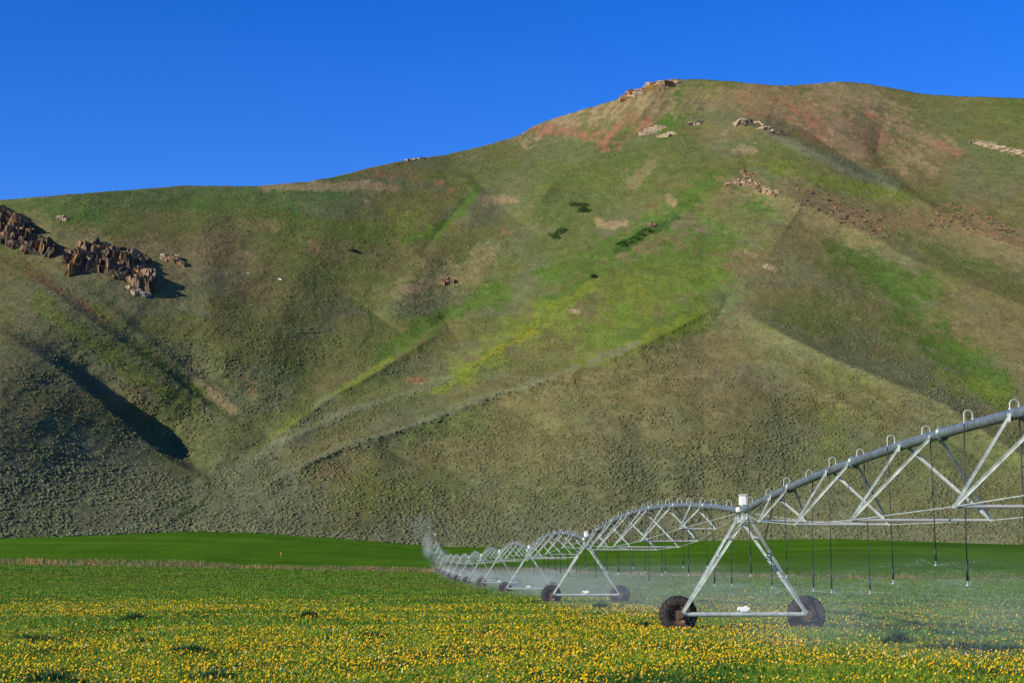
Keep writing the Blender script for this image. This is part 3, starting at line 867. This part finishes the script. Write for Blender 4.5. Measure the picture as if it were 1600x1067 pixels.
for n in range(-1, NT - 1):
    y0 = SP * n
    b = MB(); near_s = n <= 1
    K = 28
    P = [(0, SP * i / K, pipe_z(n, i / K)) for i in range(K + 1)]
    b.tube(P, R_P, 16 if near_s else 8, caps=False)
    for j in range(1, 7):                                   # bolted flanges between pipe lengths
        t = (j * SP / 7) / SP
        c = Vector((0, SP * t, pipe_z(n, t)))
        b.tube([c + Vector((0, -.02, 0)), c + Vector((0, .02, 0))], 0.155, 14)
    sp_ = b.build('span_pipe', M_galv, mach, (0, y0, 0), smooth_sh=True)
    # trusses: spreader bar with four struts up to two brackets on the pipe
    prev = {}
    prev_pts = {}
    rods = {-1: MB(), 1: MB()}
    for (so_, wd, dep) in SETS:
        y = SP - so_ if True else so_
        t = y / SP
        zc = pipe_z(n, t); zbm = zc - dep
        tb = MB()
        for s_ in (-1, 1):
            for e in (-1.12, 1.12):
                yy = y + e; zz = pipe_z(n, yy / SP)
                tb.angle((s_ * wd / 2, y, zbm), (s_ * 0.11, yy, zz - 0.07), 0.053, 0.007, 0, Vector((s_, 0, 0.3)))
            tb.box((s_ * wd / 2, y, zbm), (0.05, 0.16, 0.06))
        tb.tube([(-wd / 2, y, zbm), (wd / 2, y, zbm)], 0.033, 8, 1)  # same steel as the struts; paler colour stands in for sunlight on the bar
        for e in (-1.12, 1.12):
            yy = y + e; zz = pipe_z(n, yy / SP)
            for s_ in (-1, 1):
                tb.add([(s_ * 0.10, yy - .11, zz + .02), (s_ * 0.10, yy + .11, zz + .02), (s_ * 0.15, yy + (.04 if e < 0 else -.16) - 0.0, zz - .16), (s_ * 0.15, yy + (.16 if e < 0 else -.04), zz - .16),
                        (s_ * 0.09, yy - .11, zz + .02), (s_ * 0.09, yy + .11, zz + .02), (s_ * 0.14, yy + (.04 if e < 0 else -.16), zz - .16), (s_ * 0.14, yy + (.16 if e < 0 else -.04), zz - .16)],
                       [(0, 1, 3, 2), (4, 6, 7, 5), (0, 4, 5, 1), (1, 5, 7, 3), (3, 7, 6, 2), (2, 6, 4, 0)])
        tf = tb.build('truss_frame', [M_angle, M_neck], sp_)
        for s_ in (-1, 1):
            prev_pts.setdefault(s_, []).append((s_ * wd / 2, y, zbm))
    for s_ in (-1, 1):
        pts = [(s_ * 0.12, SP - 0.5, pipe_z(n, 1 - .5 / SP) - 0.12)] + prev_pts[s_] + [(s_ * 0.12, 0.6, pipe_z(n, .6 / SP) - 0.12)]
        rb = MB()
        for a_, c_ in zip(pts[:-1], pts[1:]): rb.tube([a_, c_], 0.0125, 6)
        rb.build('truss_rod', M_angle, sp_)
    # goosenecks and drops, in pairs
    ys = []; y = SP - 1.6; k = 0
    while y > 1.0:
        ys.append(y); y -= (2.05 if k % 2 == 0 else 3.25); k += 1
    for k, y in enumerate(ys):
        if n == -1 and SP - y > 28: continue
        s_ = -1 if k % 2 == 0 else 1
        zc = pipe_z(n, y / SP); X_, Y_ = wpos(0, y0 + y)
        gh = float(ground_z(X_, Y_)); zn = gh + random.choice((1.45, 1.7, 1.8, 1.9, 2.1)); L = zc - zn
        nozzles.append((s_ * 0.17, y0 + y, zn))
        if n <= 4:
            g = NECK[s_]
            if used_neck[s_]: g = g.copy(); COL.objects.link(g)
            used_neck[s_] = True
            g.parent = sp_; g.location = (0, y, zc)
            hose_mb(s_, L, random.uniform(-.05, .09), 6 if near_s else 4).build('drop_hose', [M_hose, M_noz], sp_, (0, y, zc), smooth_sh=True)
        else:
            rest_n.tube([(0, y0 + y, zc + .08), (0, y0 + y, zc + .24), (s_ * .17, y0 + y, zc + .24), (s_ * .17, y0 + y, zc)], 0.016, 4)
            rest_h.tube([(s_ * .17, y0 + y, zc), (s_ * .17, y0 + y, zn)], 0.018, 4)
tag(rest_n.build('gooseneck', M_neck, mach), kind='stuff')
tag(rest_h.build('drop_hose', M_hose, mach), kind='stuff')
# braces from the legs of a tower up to the pipe, pulling each way
for n in range(0, NT):
    for s_ in (-1, 1):
        b = MB(); zb = TZ[n]
        leg = Vector((s_ * 0.62, SP * n - .45, zb + 2.98))
        b.angle(leg, (s_ * 0.10, SP * n - 4.4, pipe_z(n - 1, 1 - 4.4 / SP) - .08), 0.05, 0.006)
        b.build('brace', M_angle, mach)
# outer end: short overhang pipe with its end gun
yb = SP * (NT - 1); b = MB(); zt = TZ[NT - 1] + HT
zslope = (TZ[NT] - TZ[NT - 1]) / SP
b.tube([(0, yb, zt), (0, yb + 6, zt + .9 + 6 * zslope), (0, yb + 14, zt + 2.2 + 14 * zslope)], 0.085, 10)
for s_ in (-1, 1):
    b.tube([(s_ * .4, yb, zt + .9), (0, yb + 13, zt + 2.1 + 13 * zslope)], 0.02, 5)
b.tube([(-.4, yb, zt + .9), (.4, yb, zt + .9)], 0.04, 6); b.tube([(0, yb, zt), (0, yb, zt + .9)], 0.04, 6)
b.build('overhang_pipe', M_galv, mach)
b = MB(); e = Vector((0, yb + 14, zt + 2.2 + 14 * zslope))
b.tube([e, e + Vector((0, 0, .5))], 0.1, 10); b.tube([e + Vector((0, 0, .5)), e + Vector((-.9, .3, 1.0))], [.09, .05], 10); b.box(e + Vector((0, 0, .55)), (.8, .3, .25), 0, .04)
b.build('end_gun', M_white, mach)
END = Vector((*wpos(0, yb + 14), e.z + 1.0))

# ------------------------------------------------------------------ rocks
M_rock = attr_mat('weathered_rock', rough=0.95, nscale=0.9, namt=0.45, bscale=1.6, bdist=0.5, bstr=1.0)
def rock_mb(V, Fa, Cc, c, d, rot, col, seed, jag=0.22):
    bm = bmesh.new(); bmesh.ops.create_cube(bm, size=1)
    bmesh.ops.subdivide_edges(bm, edges=bm.edges[:], cuts=2, use_grid_fill=True)
    rr = random.Random(seed)
    cz, sz = math.cos(rot), math.sin(rot)
    off = len(V)
    tx, ty = rr.uniform(-.45, .45), rr.uniform(-.3, .3)
    for v in bm.verts:
        x, y, z = v.co
        k = 1 - 0.35 * max(z, 0) * 2 * rr.uniform(.5, 1)
        f = 1.0
        x = (x * k * f + rr.uniform(-jag, jag) * .5 + tx * z) * d[0]; y = (y * k * f + rr.uniform(-jag, jag) * .5 + ty * z) * d[1]; z = (z * f + rr.uniform(-jag, jag) * .4) * d[2]
        V.append((c[0] + x * cz - y * sz, c[1] + x * sz + y * cz, c[2] + z))
        Cc.append(np.array(col) * rr.uniform(0.8, 1.2))
    bm.verts.index_update(); bm.faces.ensure_lookup_table()
    for f in bm.faces: Fa.append([off + v.index for v in f.verts])
    bm.free()
ROCK_T = (0.20, 0.125, 0.070); ROCK_G = (0.085, 0.07, 0.05); ROCK_P = (0.33, 0.25, 0.165); ROCK_R = (0.23, 0.11, 0.06); ROCK_O = (0.28, 0.165, 0.065)
def outcrop(name, label, cat, blocks, group=None, kind=None):
    """blocks: px, py of the foot on the slope, width m, height m, colour"""
    V, Fa, Cc = [], [], []
    px = np.array([q[0] for q in blocks], float); py = np.array([q[1] for q in blocks], float)
    pos, _ = grid_sample(px, py)
    base = Vector(pos.mean(0))
    for i, q in enumerate(blocks):
        wd, h, col = q[2], q[3], q[4]
        if h > 5 and i % 2: wd, h = wd * 1.5, h * 0.6
        rock_mb(V, Fa, Cc, Vector(pos[i]) - base + Vector((0, h * .70 + (random.uniform(-1.5, 2.5) if h > 4 else 0), h * .17)), (wd * 1.35, h * 1.6, h), random.uniform(-.5, .5), col, i + len(blocks) * 13)
    o = mesh_np(name, np.array(V), np.array(Fa), M_rock, np.array(Cc), loc=base)
    tag(o, label, cat, group, kind); return o
def line_blocks(pts, n, wr, hr, cols, spread=5):
    out = []
    pts = np.array(pts, float); L = np.concatenate([[0], np.cumsum(np.hypot(*np.diff(pts, axis=0).T))])
    for i in range(n):
        t = (i + random.random()) / n * L[-1]
        x, y = np.interp(t, L, pts[:, 0]), np.interp(t, L, pts[:, 1])
        out.append((x + random.uniform(-3, 3), y + random.uniform(-spread, spread), random.uniform(*wr), random.uniform(*hr), random.choice(cols)))
    return out
cl = (ROCK_T, ROCK_G, (0.22, .15, .10), ROCK_G)
outcrop('cliff', 'jagged tan cliff at the left edge high on the shadowy hillside', 'cliff',
        line_blocks([(-25, 345), (10, 345), (40, 365)], 34, (2, 4.5), (8, 14), cl, 7) + line_blocks([(-20, 375), (20, 378), (50, 388), (78, 395)], 80, (1.6, 3.6), (6, 12), cl, 9), 'rock cliffs on the left hillside')
outcrop('cliff', 'broad pillared cliff below the left skyline, second from the left edge', 'cliff',
        line_blocks([(108, 418), (130, 412), (160, 412), (190, 425), (215, 440), (232, 452)], 150, (1.5, 3.4), (7, 14), cl + (ROCK_O,), 15) +
        line_blocks([(120, 395), (150, 392), (180, 402), (225, 415)], 46, (1.8, 4), (5, 10), cl, 6) + line_blocks([(200, 452), (215, 460), (230, 462)], 9, (2, 4), (2, 4), (ROCK_P,), 4), 'rock cliffs on the left hillside')
outcrop('cliff', 'small rock fin casting a shadow at the right end of the left cliffs', 'cliff',
        line_blocks([(250, 402), (272, 408), (288, 416)], 12, (1.8, 3.6), (2, 5), (ROCK_T, ROCK_P), 3), 'rock cliffs on the left hillside')
outcrop('rock_outcrop', 'small tan rocks on the slope above the cliffs', 'rocks', line_blocks([(86, 342), (100, 343)], 5, (1.5, 3), (1.5, 3), (ROCK_P,), 2))
outcrop('rock_outcrop', 'tan rocky crown on the summit of the hill', 'rocks',
        line_blocks([(975, 155), (1000, 145), (1020, 137), (1050, 133)], 34, (4, 9), (3, 7), (ROCK_O, ROCK_T, ROCK_P), 3))
outcrop('rock_outcrop', 'larger pale rock slab below the summit, left one of two', 'rocks', line_blocks([(1008, 213), (1022, 205), (1034, 199)], 12, (4, 8), (3, 5), (ROCK_P,), 3), 'pale slabs below the summit')
outcrop('rock_outcrop', 'smaller pale rock slab below the summit, right one of two', 'rocks', line_blocks([(1034, 214), (1052, 209)], 7, (3, 6), (2, 4), (ROCK_P,), 2), 'pale slabs below the summit')
outcrop('rock_outcrop', 'short flat pale rock on the green slope right of the two slabs', 'rocks', line_blocks([(1078, 195), (1094, 195)], 7, (3, 5), (2.5, 4), (ROCK_G, ROCK_P), 2))
outcrop('scattered_rocks', 'grey and tan rocks along the upper ridge right of the summit slope', 'rocks', line_blocks([(1150, 193), (1165, 192), (1190, 200), (1225, 215)], 16, (2.5, 6), (2.5, 5), (ROCK_P, ROCK_G), 3), kind='stuff')
outcrop('scattered_rocks', 'tan rocks scattered on the knob in the middle of the main ridge', 'rocks', line_blocks([(1135, 290), (1165, 285), (1195, 297), (1215, 305)], 46, (1.2, 3.2), (1, 3), (ROCK_T, ROCK_P), 5), kind='stuff')
outcrop('rock_outcrop', 'lone small rocks at the top of the knob', 'rocks', line_blocks([(1163, 272), (1176, 276)], 5, (2, 4), (2, 5), (ROCK_T, ROCK_G), 2))
outcrop('scattered_rocks', 'brown broken rocks along the right shoulder of the hill', 'rocks', line_blocks([(1240, 305), (1300, 325), (1340, 345), (1380, 355)], 110, (0.7, 2.4), (.5, 1.8), (ROCK_T, ROCK_R, ROCK_G, ROCK_G), 19), kind='stuff')
outcrop('scattered_rocks', 'brown broken rocks near the right edge of the hillside', 'rocks', line_blocks([(1455, 340), (1500, 335), (1550, 355), (1590, 375)], 130, (0.7, 2.4), (.5, 1.8), (ROCK_T, ROCK_R, ROCK_G, ROCK_G), 19), kind='stuff')
outcrop('rock_outcrop', 'pale rock band at the far right edge below the skyline', 'rocks', line_blocks([(1525, 222), (1565, 232), (1600, 241), (1640, 250)], 44, (3, 7), (1.5, 3), (ROCK_P,), 2))
outcrop('rock_outcrop', 'orange tan rocks in the middle of the bowl', 'rocks', line_blocks([(685, 444), (706, 441)], 6, (2, 3.6), (2.5, 5), (ROCK_O, ROCK_T), 2))
outcrop('rock_outcrop', 'reddish rock patch low on the slope above the gully', 'rocks', line_blocks([(638, 595), (658, 594)], 9, (1.2, 2.4), (.8, 1.6), (ROCK_R, ROCK_T), 3))
outcrop('rock_outcrop', 'cream boulder alone in the yellow green meadow strip', 'rocks', line_blocks([(892, 486), (902, 487)], 4, (1.5, 3), (1.2, 2), (ROCK_P,), 1))
outcrop('rock_outcrop', 'small rock with a dark side in the green gully', 'rocks', line_blocks([(1011, 354), (1019, 354)], 4, (2, 3.5), (2, 3.5), (ROCK_T, ROCK_G), 1))
outcrop('rock_outcrop', 'pinkish rock on the ridge nose above the sage slope', 'rocks', line_blocks([(1197, 416), (1210, 421)], 5, (1.5, 3), (1, 2), (ROCK_P,), 1))
outcrop('boulder', 'small white boulder on the left slope, left of two', 'boulder', [(387, 428, 1.5, 1.3, (.42, .42, .38))], 'white boulders on the left slope')
outcrop('boulder', 'brighter white boulder on the left slope, right of two', 'boulder', [(437, 437, 1.7, 1.1, (.62, .62, .58))], 'white boulders on the left slope')
outcrop('rock_outcrop', 'tiny bright rocks breaking the skyline of the middle ridge', 'rocks', line_blocks([(630, 252), (648, 250), (664, 248)], 6, (1.5, 3), (1.2, 2.4), (ROCK_P, ROCK_G), 1))

# ------------------------------------------------------------------ shrubs and trees on the hill, weeds in the field
M_shrub = attr_mat('dark_shrub_leaves', nscale=3, namt=0.3, bstr=0)
def leaf_ball(c, rx, ry, rz, n, ls, col, r):
    V = []; Cc = []
    for i in range(n):
        th = r.uniform(0, 6.28); u = r.uniform(-.4, 1); q = r.uniform(.55, 1.0) * (1 + .25 * math.sin(3 * th + c[0]))
        s = math.sqrt(max(0, 1 - u * u))
        p = Vector(c) + Vector((rx * q * s * math.cos(th), ry * q * s * math.sin(th), rz * q * u))
        a = Vector((r.gauss(0, 1), r.gauss(0, 1), r.gauss(0, 1))).normalized() * ls; b_ = Vector((r.gauss(0, 1), r.gauss(0, 1), r.gauss(0, 1))).normalized() * ls
        V += [p - a, p + a, p + b_]
        k = r.uniform(.6, 1.4); Cc += [np.array(col) * k] * 3
    return V, Cc
def shrub(px, py, blobs, label, col=(0.028, 0.055, 0.018)):
    r = random.Random(int(px)); V, Cc = [], []
    pos, _ = grid_sample(np.array([px], float), np.array([py], float)); base = Vector(pos[0])
    for (dx, dy, w_, h_) in blobs:
        p, _ = grid_sample(np.array([px + dx], float), np.array([py + dy], float)); c = Vector(p[0]) - base + Vector((0, 0, h_ * .4))
        v, cc = leaf_ball(c, w_, w_, h_, 260, .45, col, r); V += v; Cc += cc
    o = mesh_np('shrub', np.array(V), np.arange(len(V)).reshape(-1, 3), M_shrub, np.array(Cc), loc=base)
    tag(o, label, 'shrub', 'dark shrubs on the hillside')
shrub(905, 322, [(-8, 0, 4, 2), (0, 1, 5, 2.2), (8, 1, 4, 2)], 'dark shrubs on the green slope, uppermost of three clumps')
shrub(914, 331, [(-6, 1, 4, 2), (2, 1, 4, 2.2), (-2, -3, 3, 2)], 'dark shrubs beside a bare rock, middle of three clumps')
shrub(872, 368, [(-6, 2, 4, 2.2), (2, -2, 4, 2.4), (8, -6, 3.5, 2), (-2, 6, 3, 2)], 'dark shrub clump on the green slope, lowest of three clumps', (0.022, 0.07, 0.02))
shrub(928, 435, [(0, 0, 2.2, 2)], 'single round dark shrub at the head of a narrow gully')
shrub(550, 393, [(0, 0, 3, 1.5), (5, 1, 2, 1.2)], 'bluish dark shrub low in the sage of the bowl', (0.04, 0.06, 0.05))
shrub(985, 378, [(-14, 6, 4, 2), (-4, 2, 4, 2), (6, -3, 4, 2), (16, -9, 4, 2), (26, -15, 4, 2)], 'line of dark green shrubs along the green gully', (0.02, 0.065, 0.015))

def weed(px, py, w_, h_, label, col):
    Y = CH / ((py - 891) / F) * 0.93
    X = (px - 800) / F * Y / CT; z = float(ground_z(X, Y)); r = random.Random(int(px * 7 + py))
    V, Cc = [], []; w_ *= 1.1; h_ *= 1.3
    for i in range(int(300 + 700 * w_)):
        a = r.uniform(0, 6.28); q = math.sqrt(r.random()) * w_
        b0 = Vector((q * math.cos(a), q * .7 * math.sin(a), 0)); h = h_ * (1 - .55 * (q / w_) ** 2) * r.uniform(.5, 1.1)
        t = b0 * r.uniform(.2, .6) + Vector((r.gauss(0, .06), r.gauss(0, .06), 0)); wd = r.uniform(.008, .02)
        ang = r.uniform(0, 3.14); e = Vector((math.cos(ang) * wd, math.sin(ang) * wd, 0))
        m = b0 + t * .4 + Vector((0, 0, h * .6))
        V += [b0 - e, b0 + e, m + e * 1.2, b0 - e, m + e * 1.2, m - e * 1.2, m - e * 1.2, m + e * 1.2, b0 + t + Vector((0, 0, h))]
        k = r.uniform(.6, 1.4); Cc += [np.array(col) * k] * 9
    o = mesh_np('weed_clump', np.array(V), np.arange(len(V)).reshape(-1, 3), M_leaf, np.array(Cc), loc=(X, Y, z))
    tag(o, label, 'weeds', 'dark weed clumps in the dandelion field')
DW = (0.030, 0.090, 0.034)
weed(1387, 1002, .28, .42, 'upright dark weed clump in the flowers right of the nearest wheels', DW)
weed(1490, 1012, 1.1, .30, 'wide bluish green weed patch at the right side of the field', (0.02, 0.070, 0.04))
weed(1560, 1015, 1.0, .28, 'low bluish green weed patch touching the right edge', (0.03, 0.095, 0.05))
weed(312, 1014, .40, .28, 'dark low weed clump in the flowers left of the middle', DW)
weed(100, 1062, .40, .32, 'dark weed clump at the bottom left corner of the field', DW)
weed(224, 966, .35, .34, 'small round dark weed clump on the left, farther back', DW)
weed(490, 962, .30, .36, 'small dark weed clump left of the far wheels', DW)
weed(936, 948, .40, .36, 'dark weed clump in front of the second tower', DW)
weed(70, 996, .8, .26, 'long flat dark weed patch near the left edge', DW)
weed(350, 1057, .45, .28, 'dark weed clump at the bottom, right of the corner clump', DW)
weed(232, 1000, .35, .24, 'low dark weed clump between the left clumps', DW)
weed(590, 990, .35, .24, 'dark weed clump among flowers left of centre', DW)
weed(1000, 975, .35, .26, 'dark weed clump just left of the nearest wheel', DW)

# small orange marker post in the far field
def post():
    Y = 560.0; px = 445
    X = (px - 800) / F * Y / CT; z = float(ground_z(X, Y))
    b = MB(); b.tube([(0, 0, -.2), (0, 0, 1.5)], 0.08, 8, 0); b.tube([(0, 0, 1.5), (0, 0, 1.7)], 0.1, 8, 1); b.box((0, -.1, 1.25), (.28, .04, .4), 1, .01)
    o = b.build('marker_post', [simple_mat('weathered_post', (.30, .2, .1)), simple_mat('orange_marker_paint', (.75, .25, .06))], None, (X, Y, z))
    tag(o, 'small orange marker post standing alone in the far green field', 'post')
post()

# ------------------------------------------------------------------ water spray
def spray_mat(name, dens, aniso=0.3, sc=0.5, lo=0.42, hi=0.75, axes=(1, 1, 1)):
    """density fades from the middle of the unit-sized object space to its faces, broken by noise"""
    m = bpy.data.materials.new(name); m.use_nodes = True; nt = m.node_tree
    nt.nodes.remove(nt.nodes['Principled BSDF'])
    pv = nt.nodes.new('ShaderNodeVolumePrincipled'); pv.inputs['Color'].default_value = (0.97, 0.98, 0.94, 1)
    pv.inputs['Anisotropy'].default_value = aniso
    tc = nt.nodes.new('ShaderNodeTexCoord')
    mp = nt.nodes.new('ShaderNodeVectorMath'); mp.operation = 'MULTIPLY'; mp.inputs[1].default_value = axes
    nt.links.new(tc.outputs['Object'], mp.inputs[0])
    ln = nt.nodes.new('ShaderNodeVectorMath'); ln.operation = 'LENGTH'; nt.links.new(mp.outputs[0], ln.inputs[0])
    fall = nt.nodes.new('ShaderNodeMapRange'); fall.interpolation_type = 'SMOOTHSTEP'
    fall.inputs['From Min'].default_value = 1.0; fall.inputs['From Max'].default_value = 0.15
    nt.links.new(ln.outputs['Value'], fall.inputs['Value'])
    no = nt.nodes.new('ShaderNodeTexNoise'); no.inputs['Scale'].default_value = sc; no.inputs['Detail'].default_value = 3
    geo = nt.nodes.new('ShaderNodeNewGeometry')
    nt.links.new(geo.outputs['Position'], no.inputs['Vector'])
    nr_ = nt.nodes.new('ShaderNodeMapRange'); nr_.inputs['From Min'].default_value = lo; nr_.inputs['From Max'].default_value = hi
    nt.links.new(no.outputs['Fac'], nr_.inputs['Value'])
    mu = nt.nodes.new('ShaderNodeMath'); mu.operation = 'MULTIPLY'; nt.links.new(fall.outputs[0], mu.inputs[0]); nt.links.new(nr_.outputs[0], mu.inputs[1])
    m2 = nt.nodes.new('ShaderNodeMath'); m2.operation = 'MULTIPLY'; m2.inputs[1].default_value = dens; nt.links.new(mu.outputs[0], m2.inputs[0])
    nt.links.new(m2.outputs[0], pv.inputs['Density'])
    nt.links.new(pv.outputs[0], nt.nodes['Material Output'].inputs['Volume'])
    return m
def ellipsoid(name, c, r, rotz, mat, label, cat='water spray', group='water spray below the pipe'):
    bm = bmesh.new(); bmesh.ops.create_icosphere(bm, subdivisions=3, radius=1.0)
    me = bpy.data.meshes.new(name); bm.to_mesh(me); bm.free(); me.materials.append(mat)
    o = bpy.data.objects.new(name, me); COL.objects.link(o); o.location = c; o.scale = r; o.rotation_euler = (0, 0, rotz)
    tag(o, label, cat, group, 'stuff'); return o
M_sp = spray_mat('fine_water_mist', 0.058, sc=0.35)
M_sp2 = spray_mat('dense_water_mist', 0.034, sc=0.2)
M_col = spray_mat('far_spray_water', 0.035, sc=0.3, lo=0.35)
M_gun = spray_mat('end_gun_water', 0.085, sc=0.55, lo=0.38)
ORD = ['nearest', 'second', 'third', 'fourth', 'fifth', 'sixth', 'seventh', 'eighth', 'ninth', 'tenth', 'eleventh', 'twelfth']
for n in range(-1, NT - 1):
    y = SP * (n + .5)
    ln_ = SP * .56
    x, y_ = wpos(0.5, y)
    zc = (TZ[n] + TZ[n + 1]) / 2 + 1.0
    if n == -1: x, y_ = wpos(1.5, -14.0); ln_ = 15
    ellipsoid('water_spray', (x, y_, zc), (6.5, ln_, 1.9 + (abs(TZ[n + 1] - TZ[n]) * .4)), ROT, M_sp if n < 3 else M_sp2,
              'pale mist of water drifting under the %s span of the machine' % (ORD[n + 1] if n + 1 < 12 else 'last'))
ellipsoid('water_spray', END + Vector((-5.0, 2, 2.6)), (7.0, 6.0, 6.6), 0, M_gun, 'arching plume of water thrown left by the end gun', 'water spray', 'end gun spray')
ellipsoid('water_spray', END + Vector((-1.0, -40, -6)), (2.6, 60, 7), ROT, M_col, 'bright column of spray around the farthest spans', 'water spray', 'end gun spray')
# ballistic droplets from the nearest drops
M_drop, nt_, b_ = nmat('water_droplets'); b_.inputs['Base Color'].default_value = (0.75, 0.82, 0.88, 1); b_.inputs['Roughness'].default_value = .15; b_.inputs['Alpha'].default_value = 0.55
DV = []
for (x, y, z) in nozzles:
    if y > SP * 2.2 or y < -27: continue
    k = 1500
    ja = rng.uniform(0, 2 * math.pi, 12); ji = rng.integers(0, 12, k); a = ja[ji] + rng.normal(0, .03, k); v = rng.uniform(5.5, 6.6, k); el = rng.uniform(.08, .24, 12)[ji] + rng.normal(0, .012, k); t = rng.random(k) ** .8 * .75
    rr = v * np.cos(el) * t * (1 - .18 * t); hz = z + v * np.sin(el) * t - 4.9 * t * t * .75
    gx, gy = x + rr * np.cos(a), y + rr * np.sin(a)
    wx = T1.x + gx * math.cos(ROT) - gy * math.sin(ROT); wy = T1.y + gx * math.sin(ROT) + gy * math.cos(ROT)
    ok = hz > ground_z(wx, wy) + .1
    DV.append(np.stack([wx, wy, hz], -1)[ok])
DV = np.concatenate(DV); nD = len(DV)
tet = np.array([(1, 1, 1), (-1, -1, 1), (-1, 1, -1), (1, -1, -1)]) * 0.0021
V = (DV[:, None] + tet[None] * rng.uniform(.6, 1.8, (nD, 1, 1))).reshape(-1, 3)
I = np.arange(nD)[:, None] * 4
o = mesh_np('water_droplets', V, np.concatenate([I + np.array(q) for q in ((0, 1, 2), (0, 3, 1), (0, 2, 3), (1, 3, 2))]), M_drop)
tag(o, 'fine drops thrown out in flat fans by the hanging nozzles', 'water spray', kind='stuff')
